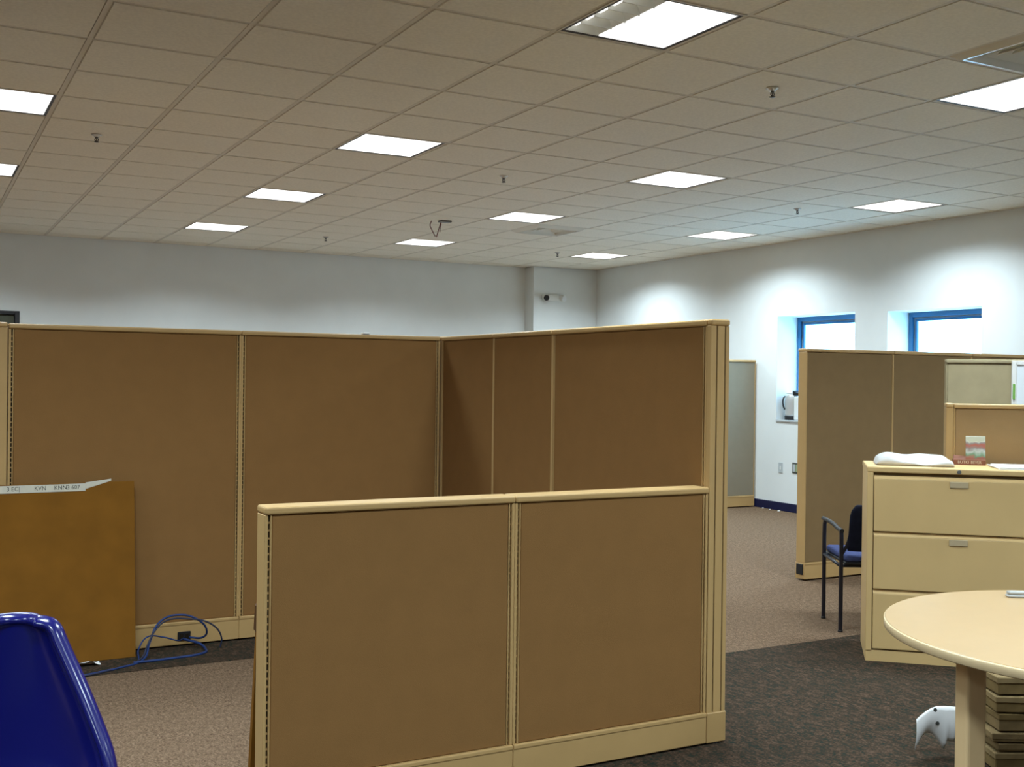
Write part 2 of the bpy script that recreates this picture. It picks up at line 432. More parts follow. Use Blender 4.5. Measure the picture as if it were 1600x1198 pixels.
# ------------------------------------------------------------------ ceiling lights
FR_ = .026
def make_troffer(one_dark_row=False):
    t = empty('ceiling_light')
    f = MB()
    a, b = .004, TS - .004
    c = a + .010
    f.box(a, c, a, b, -.004, .02); f.box(b - .010, b, a, b, -.004, .02)
    f.box(c, b - .010, a, c, -.004, .02); f.box(c, b - .010, b - .010, b, -.004, .02)
    f.build('flange', M['tbar'], t)
    f = MB(); e = a + FR_
    f.box(c, e, c, b - .010, -.002, .02); f.box(b - FR_, b - .010, c, b - .010, -.002, .02)
    f.box(e, b - FR_, c, e, -.002, .02); f.box(e, b - FR_, b - FR_, b - .010, -.002, .02)
    f.build('frame', M['troffer_frame'], t)
    h = MB()
    h.box(a + .002, b - .002, a + .002, b - .002, .105, .11)
    for k in (0, 1):
        x = (a, b)[k]; s = (1, -1)[k]
        h.box(min(x, x + s * .004), max(x, x + s * .004), a, b, .02, .105)
        h.box(a + .004, b - .004, min(x, x + s * .004), max(x, x + s * .004), .02, .105)
    h.build('housing', M['louver'], t)
    x0, x1 = a + FR_, b - FR_
    w = (x1 - x0) / 3
    for k in range(3):
        u0, u1 = x0 + k * w + (.0005 if k else 0), x0 + (k + 1) * w - (.0005 if k < 2 else 0)
        if one_dark_row and k == 0:
            # unlit reflector trough with cross blades
            MB().grid(lambda u, v, u0=u0, u1=u1: (u0 + (u1 - u0) * u, x0 + (x1 - x0) * v, .006 + .07 * math.sin(PI * u) ** .6 if 0 < u < 1 else .006), 12, 1).build('reflector', M['louver'], t)
            for yy in (x0, x1 - .004):
                MB().box(u0, u1, yy, yy + .004, .0, .078).build('end_plate', M['louver'], t)
            for q in range(1, 5):
                y = x0 + (x1 - x0) * q / 5
                MB().box(u0 + .02, u1, y - .003, y + .003, .0, .055).build('cross_blade', M['louver'], t)
            MB().cyl((u0 + .045, x0 + .02, .035), (u0 + .045, x1 - .02, .035), .016, n=10).build('lamp_tube', M['lens'], t)
        else:
            MB().box(u0, u1, x0, x1, .0, .01).build('lamp_row', M['lens'], t)
    for k in (1, 2):
        MB().box(x0 + k * w - .003, x0 + k * w + .003, x0, x1, .012, .06).build('louver_blade', M['louver'], t)
    return t
def copy_tree(o, parent=None):
    c = o.copy(); COL.objects.link(c); c.parent = parent
    for ch in list(o.children): copy_tree(ch, c)
    return c
lamp = bpy.data.lights.new('louvered_light', 'AREA')
lamp.shape = 'SQUARE'; lamp.size = TS - .06; lamp.energy = LAMP_POWER; lamp.color = LAMP_COLOR; lamp.spread = LAMP_SPREAD
LL = {
    (3, -2): 'large bright ceiling light at the top edge with one grey louver row showing',
    (7, -2): 'ceiling light at the right edge beside the square air diffuser',
    (3, 3): 'square ceiling light above the corner of the tall panels, largest left of centre',
    (3, 7): 'square ceiling light, middle of the three in the centre left row',
    (3, 11): 'square ceiling light, smallest and lowest of the three in the centre left row',
    (7, 3): 'square ceiling light right of centre, largest of the row above the end post',
    (7, 7): 'square ceiling light just in front of the far flush air diffuser',
    (7, 11): 'square ceiling light behind the dangling red wires',
    (11, 3): 'square ceiling light close to the right wall above the two windows',
    (11, 7): 'square ceiling light near the right wall, middle one of its row',
    (11, 11): 'square ceiling light nearest the far corner with the emergency lamp',
    (-1, 3): 'ceiling light cut by the left edge, topmost and largest of three',
    (-1, 7): 'ceiling light cut by the left edge, middle one of three',
    (-1, 11): 'ceiling light cut by the left edge, lowest with just a corner showing',
}
base_t = make_troffer()
first = True
fixtures = []
for (i, j) in LIGHTS:
    if (i, j) == (3, -2):
        t = make_troffer(True)
    elif first:
        t = base_t; first = False
    else:
        t = copy_tree(base_t)
    t.location = (OX + i * TS, OY + j * TS, CZ)
    tag(t, LL.get((i, j), 'square recessed ceiling light outside the picture'), 'ceiling light', 'recessed ceiling lights in rows')
    fixtures.append(t)

for t in fixtures:
    lo = bpy.data.objects.new('louvered_light', lamp); COL.objects.link(lo)
    lo.parent = t; lo.location = (TS / 2, TS / 2, -.016)

# ------------------------------------------------------------------ air diffusers, sprinklers, wires, emergency lamp
def diffuser(i, j, label, drop, n=4):
    t = empty('air_diffuser', (OX + i * TS, OY + j * TS, CZ), 0, label, 'air diffuser', 'square ceiling air diffusers')
    a, b = .006, TS - .006
    f = MB(); w = .05
    # sloping flange: outer edge at the grid, inner lip drops below the ceiling
    for k in range(4):
        pass
    pts, faces = [], []
    for (ins, z) in ((0, 0.004), (w, -drop), (w + .012, -drop), (w + .05, .05)):
        pts += [(a + ins, a + ins, z), (b - ins, a + ins, z), (b - ins, b - ins, z), (a + ins, b - ins, z)]
    for r in range(3):
        for k in range(4):
            q = (k + 1) % 4
            faces.append((r * 4 + k, r * 4 + q, r * 4 + 4 + q, r * 4 + 4 + k))
    f.poly(pts, faces); f.build('flange', M['diff_metal'], t)
    MB().box(a + .02, b - .02, a + .02, b - .02, .085, .09).build('throat', M['diff_dark'], t)
    for k in range(n):
        ins = .115 + k * .045
        if b - a - 2 * ins < .03: break
        p2, f2 = [], []
        for (e, z) in ((0, -drop * .3), (.004, -drop * .3 - .002), (.05, .05), (.045, .052)):
            p2 += [(a + ins + e, a + ins + e, z), (b - ins - e, a + ins + e, z), (b - ins - e, b - ins - e, z), (a + ins + e, b - ins - e, z)]
        for r in range(4):
            for q in range(4):
                s = (q + 1) % 4; r2 = (r + 1) % 4
                f2.append((r * 4 + q, r * 4 + s, r2 * 4 + s, r2 * 4 + q))
        if b - a - 2 * ins - .1 > .02:
            MB().poly(p2, f2).build('vane', M['diff_metal'], t)
    return t
diffuser(6, -3, 'square louvered air diffuser at the upper right edge of the ceiling', .022)
diffuser(8, 8, 'far square air diffuser showing as a thin dark edge below a ceiling light', .030)

spr_me = None
SPR = [((4.063, 4.592), 'chrome sprinkler head, largest, on the ceiling at upper right'),
       ((4.057, 7.654), 'sprinkler head between the two middle rows of ceiling lights'),
       ((1.069, 7.767), 'sprinkler head at upper left below the cut off light'),
       ((7.090, 7.657), 'sprinkler head left of the light above the windows'),
       ((7.089, 11.918), 'sprinkler head just left of the light nearest the far corner'),
       ((4.116, 12.044), 'tiny sprinkler head near the back wall left of the dangling wires')]
def sprinkler(loc, label):
    t = empty('sprinkler_head', (loc[0], loc[1], CZ), 0, label, 'sprinkler', 'ceiling sprinkler heads')
    MB().lathe([(.034, -.006), (.034, -.009), (.020, -.014), (.016, -.022)]).build('escutcheon', M['steel'], t)
    MB().cyl((0, 0, -.018), (0, 0, -.032), .011, .009).build('body', M['sprinkler'], t)
    b = MB(); b.cyl((.009, 0, -.029), (.012, 0, -.042), .003, n=6); b.cyl((-.009, 0, -.029), (-.012, 0, -.042), .003, n=6)
    b.cyl((.012, 0, -.042), (0, 0, -.052), .003, n=6); b.cyl((-.012, 0, -.042), (0, 0, -.052), .003, n=6); b.cyl((0, 0, -.032), (0, 0, -.050), .003, n=6)
    b.build('yoke', M['sprinkler'], t)
    MB().lathe([(.017, -.052), (.017, -.055), (.006, -.058)], n=16).build('deflector', M['sprinkler'], t)
for l, lab in SPR: sprinkler(l, lab)

wz = empty('dangling_wires', (4.684, 10.161, CZ), 0, 'pair of reddish wires dangling in a V from a ceiling bracket', 'wires')
MB().box(-.03, .09, -.055, .025, -.022, -.004, .004).build('bracket', M['sprinkler'], wz)
rx, ry = RIGHT.x, RIGHT.y
def wl(s, z): return (rx * s, ry * s, z)
tube('wire', [wl(-.10, -.006), wl(-.115, -.05), wl(-.095, -.10), wl(-.06, -.165)], .0045, M['wire'], wz)
tube('wire', [wl(-.005, -.012), wl(-.018, -.06), wl(-.032, -.11), wl(-.05, -.17)], .0045, M['wire'], wz)
tube('wire', [wl(.0, -.012), wl(-.008, -.06), wl(-.015, -.12)], .0035, M['wire'], wz)

em = empty('emergency_light', (7.975, YB2, 2.615), 0, 'white two lamp emergency light on the corner bay', 'emergency light')
MB().box(-.085, .10, -.055, 0, -.05, .045, .012, 2).build('case', M['plastic_white'], em)
for s, mt in ((-1, 'black'), (1, 'board')):
    l_ = MB().cyl((s * .125, -.02, .0), (s * .145, -.10, -.012), .045, .048, 16).build('lamp_head', M['plastic_white'], em)
    MB().cyl((s * .1455, -.101, -.012), (s * .147, -.107, -.013), .040, .040, 16).build('lamp_glass', M[mt], l_)

# ------------------------------------------------------------------ cubicle panels
PT = 0.09      # panel thickness
def cubicle_panel(origin, rz, width, height, label, group, slots_l=True, slots_r=True, fabric='fabric', base_h=0.135, two_sided=True, trim='trim'):
    """local x along the panel, front face at y = 0 facing -y, back at y = PT"""
    t = empty('cubicle_panel', (origin[0], origin[1], 0), rz, label, 'cubicle panel', group)
    ft = .012 if (slots_l or slots_r) else .009          # frame upright width
    cap = .026
    core = MB().box(ft, width - ft, .016, PT - .016, base_h, height - cap)
    core.build('core', M['slot'], t)
    for x in (0, width - ft):
        MB().box(x, x + ft, .002, PT - .002, base_h - .001, height - cap, .002).build('upright', M[trim], t)
    fb = base_h
    for side in ((0, 1) if two_sided else (0,)):
        y = lambda v: v if side == 0 else PT - v
        def sbox(mb, x0, x1, a, b, z0, z1, bev=0):
            mb.box(x0, x1, min(y(a), y(b)), max(y(a), y(b)), z0, z1, bev)
        for k, has in ((0, slots_l), (1, slots_r)):
            sx = (lambda v: v) if k == 0 else (lambda v: width - v)
            gap = .007 if (slots_l or slots_r) else .0
            if gap == 0: continue
            q0, q1 = sorted((sx(ft + .007), sx(ft + .012)))
            mb = MB(); sbox(mb, q0, q1, .002, .016, fb, height - cap, .0015); mb.build('bead', M[trim], t)
            if has:
                mb = MB(); q0, q1 = sorted((sx(ft), sx(ft + .007)))
                z = fb + .01
                while z < height - cap - .02:     # bridges between the shelf slots
                    sbox(mb, q0, q1, .011, .016, z, z + .006); z += .0254
                mb.build('slotted_rail', M[trim], t)
        mb = MB()
        g_ = .013 if (slots_l or slots_r) else .001
        sbox(mb, ft + g_, width - ft - g_, .004, .018, fb + .001, height - cap - .001, .003)
        mb.build('fabric_pad', M[fabric], t)
    MB().box(0, width, -.006, PT + .006, height - cap, height, .008, 3).build('top_cap', M[trim], t)
    bs = MB().box(0, width, -.004, PT + .004, .012, base_h - .004, .003).build('base_raceway', M[trim], t)
    MB().box(.001, width - .001, -.007, PT + .007, base_h - .018, base_h, .004, 2).build('base_lip', M[trim], t)
    for x in (.05, width - .05):
        MB().cyl((x, PT / 2, .0), (x, PT / 2, .014), .022, .014, 12).build('leveling_foot', M['black'], t)
    return t

def post(origin, rz, w, dpt, height, label, grooves=(), cat='panel post'):
    t = empty('panel_post', (origin[0], origin[1], 0), rz, label, cat, 'panel posts')
    xs = [0] + list(grooves) + [w]
    for k in range(len(xs) - 1):
        a = xs[k] + (.0025 if k else 0); b = xs[k + 1] - (.0025 if k < len(xs) - 2 else 0)
        MB().box(a, b, 0, dpt, .012, height - .024, .002).build('post_face', M['trim'], t)
    MB().box(.004, w - .004, .006, dpt - .004, .012, height - .03).build('post_core', M['slot'], t)
    MB().box(0, w, -.006, dpt, height - .024, height + .001, .008, 3).build('post_cap', M['trim'], t)
    MB().box(-.001, w + .001, -.005, dpt, .010, .131, .003).build('post_base', M['trim'], t)
    MB().cyl((w / 2, dpt / 2, 0), (w / 2, dpt / 2, .012), .02, .014, 10).build('leveling_foot', M['black'], t)
    return t

H, HH = 1.711, 1.0385
G1 = 'panels of the near cubicle'
YC, XC, YH = 6.0854, 2.8188, 3.5266
# long rear wall of the near cubicle
pl = cubicle_panel((.432, YC), 0, 1.172, H, 'tall tan fabric panel behind the leaning brown cardboard sheet', G1)
cubicle_panel((1.604, YC), 0, 1.203, H, 'tall tan fabric panel left of the inner corner of the near cubicle', G1)
post((.335, YC - .001), 0, .092, PT, H + .004, 'putty corner post at the left edge joining the tall panels', (.05,))
# wing coming toward the camera
cubicle_panel((XC, YC - .002), -PI / 2, .666, H, 'narrow tall panel right of the inner corner, partly in shadow', G1, False, False)
cubicle_panel((XC, YC - .668), -PI / 2, .636, H, 'narrow tall panel between the shaded one and the wide one', G1, False, False)
cubicle_panel((XC, YC - 1.304), -PI / 2, 1.225, H, 'wide tall fabric panel beside the end post, above the half wall', G1, False, True)
post((XC, YH), 0, .094, .028, H, 'tall grooved end post where the half wall meets the tall panels', (.031, .073))
post((XC - .0, YC), 0, .092, PT, H + .001, 'slim putty post in the inner corner of the tall panels')
# half wall
cubicle_panel((1.011, YH), 0, .922, HH, 'low tan panel at the left open end of the half wall', G1)
cubicle_panel((1.934, YH), 0, .882, HH, 'low tan panel beside the tall end post', G1)
# outlet in the raceway of the rear wall
ol = empty('power_outlet', (1.308, YC - .004, .058), 0, 'black power outlet set in the raceway behind the blue cables', 'outlet')
MB().box(-.034, .034, -.006, -.0005, -.024, .024, .002).build('faceplate', M['black'], ol)
for s in (-.014, .014):
    MB().box(s - .009, s + .009, -.0075, -.006, -.012, .012, .001).build('receptacle', M['slot'], ol)
tag(MB().box(2.310, 2.350, YC - .012, YC + .03, H, H + .012, .003).build('white_clip', M['white']), 'small white tag lying on top of the tall panels', 'tag')

# far panel by the right wall
cubicle_panel((7.45, 10.05), 0, 1.245, 1.715, 'grey looking panel far back against the white wall', 'far panels', False, False, 'fabric_grey')
# long row in front of the windows
G2 = 'panels in front of the windows'
fp_ = cubicle_panel((5.790, 6.132), 0, .891, 1.713, 'first panel at the open end of the row in front of the windows', G2, False, False, 'fabric_daylit')
MB().box(-.008, .001, .012, PT - .012, .045, .122, .002).build('end_plug', M['black'], fp_)
cubicle_panel((6.681, 6.132), 0, .888, 1.713, 'second panel of the row in front of the windows', G2, False, False, 'fabric_daylit')
cubicle_panel((7.569, 6.132), 0, .888, 1.713, 'last panel of the row in front of the windows, at the right edge', G2, False, False, 'fabric_daylit')

# right hand cluster, turned about 43 degrees
CA = math.radians(-43)
CD = Vector((math.cos(CA), math.sin(CA), 0)); CN = Vector((-CD.y, CD.x, 0))
A0 = Vector((4.428, 4.230, 0))
def cl_pt(s, n, z=0): return A0 + CD * s + CN * n + Vector((0, 0, z))
p_ = cl_pt(.487, .53)
cubicle_panel((p_.x, p_.y), CA, 1.2, 1.353, 'medium height tan panel behind the beige file cabinet', 'panels behind the file cabinet', False, False, 'fabric_light')
p_ = cl_pt(.447, .53)
post((p_.x, p_.y), CA, .039, PT, 1.354, 'pale post at the left end of the panel behind the file cabinet')
p_ = cl_pt(.553, 1.44)
cubicle_panel((p_.x, p_.y), CA, 1.2, 1.622, 'pale grey green panel holding the whiteboard at the right edge', 'panels behind the file cabinet', False, False, 'fabric_pale', trim='fabric_pale')
p_ = cl_pt(.937, 1.432)
wbd = empty('whiteboard', (p_.x, p_.y, 1.30), CA, 'white framed whiteboard hung on the pale panel at the right edge', 'whiteboard')
MB().box(.025, .575, -.010, 0, .027, .29).build('board_surface', M['board'], wbd)
for b_ in ((0, .03, 0, .315), (.57, .60, 0, .315), (.03, .57, 0, .028), (.03, .57, .287, .315)):
    MB().box(b_[0], b_[1], -.018, 0.004, b_[2], b_[3], .004).build('board_frame', M['board_frame'], wbd)
MB().box(.006, .020, -.028, -.018, .07, .17, .004).build('green_marker', M['green'], wbd)

# ------------------------------------------------------------------ file cabinet
def file_cabinet():
    W_, D_, H_ = .90, .46, 1.025
    t = empty('file_cabinet', A0, CA, 'beige three drawer lateral file cabinet behind the round table', 'file cabinet')
    MB().box(0, W_, .022, D_, .0, H_ - .028, .003).build('body', M['file'], t)
    MB().box(-.002, W_ + .002, -.002, D_ + .002, H_ - .030, H_, .006, 2).build('top', M['file'], t)
    for x in (0, W_ - .030):
        MB().box(x, x + .030, .0, .022, .06, H_ - .030, .002).build('side_rail', M['file'], t)
    MB().box(0, W_, .004, .030, .0, .062, .003).build('plinth', M['file'], t)
    MB().box(.030, W_ - .030, .016, .024, .06, H_ - .03).build('recess', M['file_gap'], t)
    zs = [(.070, .362), (.384, .664), (.686, .962)]
    for (z0, z1) in zs:
        d_ = MB().box(.034, W_ - .034, -.002, .016, z0, z1, .004, 2).build('drawer', M['file'], t)
        MB().poly([(.034, -.002, z1), (W_ - .034, -.002, z1), (W_ - .034, .014, z1 + .018), (.034, .014, z1 + .018), (.034, .018, z1), (W_ - .034, .018, z1)],
                  [(0, 1, 2, 3), (0, 3, 4), (1, 5, 2), (3, 2, 5, 4), (0, 4, 5, 1)]).build('finger_pull', M['file'], d_)
        MB().box(.405, .495, -.008, -.002, z1 - .036, z1 - .004, .002).build('label_holder', M['label_holder'], d_)
    MB().cyl((.45, .0, H_ - .016), (.45, -.010, H_ - .016), .011, .010, 16).build('lock', M['lock'], t)
    return t
file_cabinet()
CT = 1.025
# loose white plastic sheet curled on the cabinet
def bag():
    c = cl_pt(.050, .10, CT)
    t = empty('white_sheet', c, CA, 'curled white plastic sheet lying on the file cabinet', 'plastic sheet')
    def ends(u): return max(0.0, 1 - abs(2 * u - 1) ** 7) ** .5
    def zf(u): return .004 + (.042 - .036 * max(0, 1 - abs(u - .60) / .42)) * ends(u)
    def zb(u): return .004 + (.046 + .003 * math.sin(9 * u)) * ends(u)
    def fn(u, v):
        e = ends(u)
        y0 = .012 + .03 * (1 - e) + .012 * math.sin(4 * u); y1 = .30 - .05 * (1 - e)
        return (.395 * u, y0 + (y1 - y0) * v, zf(u) + (zb(u) - zf(u)) * (v ** .55) + .003 * math.sin(15 * u + 5 * v) * e)
    MB().grid(fn, 36, 12).build('top_sheet', M['plastic_sheet'], t)
    def fn2(u, v):
        p0 = fn(u, 0); return (p0[0], p0[1] - .012 * math.sin(PI * v), .002 + (p0[2] - .002) * v)
    MB().grid(fn2, 36, 5).build('front_fold', M['plastic_sheet'], t)
    def fn3(u, v):
        p0 = fn(u, 1); return (p0[0], p0[1] + .012 * math.sin(PI * v), .002 + (p0[2] - .002) * v)
    MB().grid(fn3, 36, 5).build('back_fold', M['plastic_sheet'], t)
bag()
# picture card in a brown printed tray
c = cl_pt(.462, .325, CT)
bx = empty('display_box', c, CA, 'small brown printed box with a picture card standing in it', 'display box')
MB().box(0, .165, 0, .045, 0, .030, .002).build('tray', M['brown_box'], bx)
MB().poly([(.004, .020, .030), (.161, .020, .030), (.161, .042, .030), (.004, .042, .030), (.004, .036, .052), (.09, .036, .044), (.09, .042, .044), (.004, .042, .052)], [(0, 1, 5, 4), (4, 5, 6, 7), (2, 3, 7, 6), (0, 4, 7, 3), (1, 2, 6, 5), (0, 3, 2, 1)]).build('back_flap', M['brown_box'], bx)
pc = MB().box(.065, .165, .014, .018, .028, .158, .001).build('picture_card', M['picture'], bx)
pc.rotation_euler = (math.radians(-6), 0, 0)
text_mesh('lettering', 'BUTKI', .022, M['cream_ink'], bx, (.022, -.0006, .015), (PI / 2, 0, 0), .95)
text_mesh('lettering', 'BEVER', .022, M['cream_ink'], bx, (.088, -.0006, .015), (PI / 2, 0, 0), .90)
c = cl_pt(.645, .04, CT)
pp = empty('paper_stack', c, CA, 'flat white papers on the right part of the file cabinet', 'papers')
for k in range(3):
    s_ = MB().box(-.0 + .004 * k, .216 + .004 * k, .0, .275, .0012 + k * .004, .0048 + k * .004).build('sheet', M['white'], pp)
    s_.rotation_euler = (0, 0, math.radians((-3, 4, 1)[k]))

# ------------------------------------------------------------------ round table
TC = Vector((3.140, 2.024, 0)); TR = .652
tb = empty('round_table', TC, 0, 'round cream laminate table in the lower right corner', 'table')
MB().lathe([(TR - .006, .708), (TR - .003, .709), (TR - .003, .735), (TR - .006, .737)], n=96).build('table_top', M['laminate'], tb)
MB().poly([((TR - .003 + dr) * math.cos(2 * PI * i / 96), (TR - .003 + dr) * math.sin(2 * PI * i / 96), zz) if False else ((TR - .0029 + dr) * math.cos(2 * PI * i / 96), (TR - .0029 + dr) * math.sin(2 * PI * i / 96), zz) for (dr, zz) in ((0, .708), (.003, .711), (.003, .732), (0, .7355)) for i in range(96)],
          [(k * 96 + i, k * 96 + (i + 1) % 96, ((k + 1) % 4) * 96 + (i + 1) % 96, ((k + 1) % 4) * 96 + i) for k in range(4) for i in range(96)], True).build('lit_edge_band', M['lit_edge_band'], tb)
leg_v = Vector((2.705, 2.180, 0)) - TC
la = math.atan2(leg_v.y, leg_v.x); lr = leg_v.length
for k in range(2):
    a = la + k * PI
    lg = MB().box(-.032, .032, -.032, .032, .030, .703, .010, 3).build('leg', M['tlegs'], tb)
    lg.location = (lr * math.cos(a), lr * math.sin(a), 0); lg.rotation_euler = (0, 0, math.radians(-16))
    ft = MB().box(-.25, .25, -.035, .035, .010, .045, .012, 2).build('foot', M['tlegs'], tb)
    ft.location = (lr * math.cos(a), lr * math.sin(a), 0); ft.rotation_euler = (0, 0, la + PI / 2)
    for q in (-.22, .22):
        gl = MB().cyl((q, 0, 0), (q, 0, .012), .018, n=12).build('glide', M['black'], ft)
ap = MB().box(-lr * .9, lr * .9, -.02, .02, .655, .704).build('stretcher', M['tlegs'], tb); ap.rotation_euler = (0, 0, la)
gi = empty('stapler', (3.345, 2.495, .737), math.radians(-34), 'small grey device on the round table at the right edge', 'device')
MB().box(-.05, .10, -.018, .018, 0, .010, .004).build('base', M['grey'], gi)
MB().box(-.048, .09, -.013, .013, .010, .022, .005, 2).build('arm', M['grey'], gi)

# stacked dark cartons on the floor behind the table
SB = Vector((3.605, 2.790, 0))
labs = ['flat dark brown carton at the floor, lowest of the stack under the table',
        'thin dark brown carton second from the floor in the stack',
        'paler thin brown carton in the middle of the dark stack',
        'dark brown carton with a bulging side in the stack under the table',
        'tilted dark brown carton second from the top of the stack',
        'dark brown carton on top of the stack behind the table leg']
z = .004
for k, (h_, off, rot, ml) in enumerate(((.075, .00, 0, 0), (.035, .01, 2, 1), (.040, -.012, -2, 1), (.072, .012, 1, 2), (.066, .0, -3, 0), (.072, .006, 2, 0))):
    o = empty('carton', (SB.x + RIGHT.x * off, SB.y + RIGHT.y * off, z), math.atan2(RIGHT.y, RIGHT.x) + math.radians(rot), labs[k], 'carton', 'dark cartons stacked on the floor')
    MB().box(0, .42, 0, .32, .004, h_ - .008, .003).build('tray', M['ledger'][ml], o)
    MB().box(-.004, .424, -.004, .324, h_ - .026, h_ - .002, .003).build('lid', M['ledger'][(ml + 1) % 3], o)
    z += h_
# curled sheet with punched holes
def curled():
    c = Vector((3.452, 3.035, .004))
    t = empty('punched_sheet', c, math.atan2(RIGHT.y, RIGHT.x), 'curled white sheet with two punched holes behind the table leg', 'paper')
    def fn(u, v):
        x = .165 * u
        bot = .155 - .12 * u * .35 if False else 0
        low = .028 + .062 * math.sin(PI * min(1, u / .75)) * (1 if u < .75 else 0) + (.03 if u > .8 else 0)
        top = .155 + .045 * math.sin(PI / 2 * min(1, u * 1.5))
        if u < .04: low = .02
        z = low + (top - low) * v
        y = .05 * (v - .5) ** 2 + .03 * math.sin(2.5 * u) - .02 * v
        return (x, y, z)
    o = MB().grid(fn, 24, 8).build('sheet', M['white'], t)
    s = o.modifiers.new('thickness', 'SOLIDIFY'); s.thickness = .001
    for (u, v) in ((.50, .90), (.56, .48)):
        p = fn(u, v)
        MB().cyl((p[0], p[1] - .0025, p[2]), (p[0], p[1] + .0005, p[2]), .0075, n=12).build('hole', M['ink'], t)
curled()

# ------------------------------------------------------------------ guest chair
def guest_chair():
    fx = Vector((.872, -.489, 0))
    t = empty('guest_chair', (4.814, 4.794, 0), math.atan2(fx.y, fx.x), 'black framed chair with blue seat beside the file cabinet', 'chair')
    W_, L_ = .50, .372
    for x in (0, W_):
        tube('leg', [(x, .0, .0), (x, .0, .30), (x, .0, .56), (x, .004, .590)], .0125, M['frame_black'], t)
        tube('leg', [(x, L_, .0), (x, L_, .30), (x, L_, .565), (x, L_ - .008, .598), (x, L_ - .025, .612)], .0125, M['frame_black'], t)
        tube('armrest', [(x, -.01, .594), (x, .08, .600), (x, .16, .612), (x, .28, .618), (x, L_ + .03, .618)], .013, M['black'], t)
        MB().cyl((x, 0, .0), (x, 0, .012), .015, n=10).build('foot', M['black'], t)
        MB().cyl((x, L_, .0), (x, L_, .012), .015, n=10).build('foot', M['black'], t)
    r_ = MB(); r_.cyl((0, .03, .385), (W_, .03, .385), .010); r_.cyl((0, L_, .395), (W_, L_, .395), .010)
    r_.cyl((0, .0, .385), (0, L_, .40), .010); r_.cyl((W_, 0, .385), (W_, L_, .40), .010)
    r_.build('seat_frame', M['frame_black'], t)
    MB().box(.022, W_ - .022, -.01, L_ + .05, .395, .412, .006, 2).build('seat_pan', M['black'], t)
    MB().box(.024, W_ - .024, -.012, L_ + .055, .412, .452, .016, 3).build('seat', M['seat_blue'], t)
    def back(u, v):
        x = .03 + (W_ - .06) * u
        rc = .06; h0, h1 = .480, .755
        z = h0 + (h1 - h0) * v
        e = abs(u - .5) * 2
        if v > .75: x = W_ / 2 + (x - W_ / 2) * (1 - .14 * ((v - .75) / .25) ** 2)
        y = -.015 - .06 * v - .035 * (1 - e * e) 
        return (x, y, z)
    o = MB().grid(back, 14, 8).build('backrest', M['back_navy'], t)
    s = o.modifiers.new('thickness', 'SOLIDIFY'); s.thickness = .035; s.offset = 0
    b = o.modifiers.new('soft', 'BEVEL'); b.width = .010; b.segments = 2
    for x in (.0, W_):
        tube('back_support', [(x, .0, .45), (x + (.03 if x == 0 else -.03), -.02, .52), (x + (.05 if x == 0 else -.05), -.045, .66)], .010, M['frame_black'], t)
guest_chair()

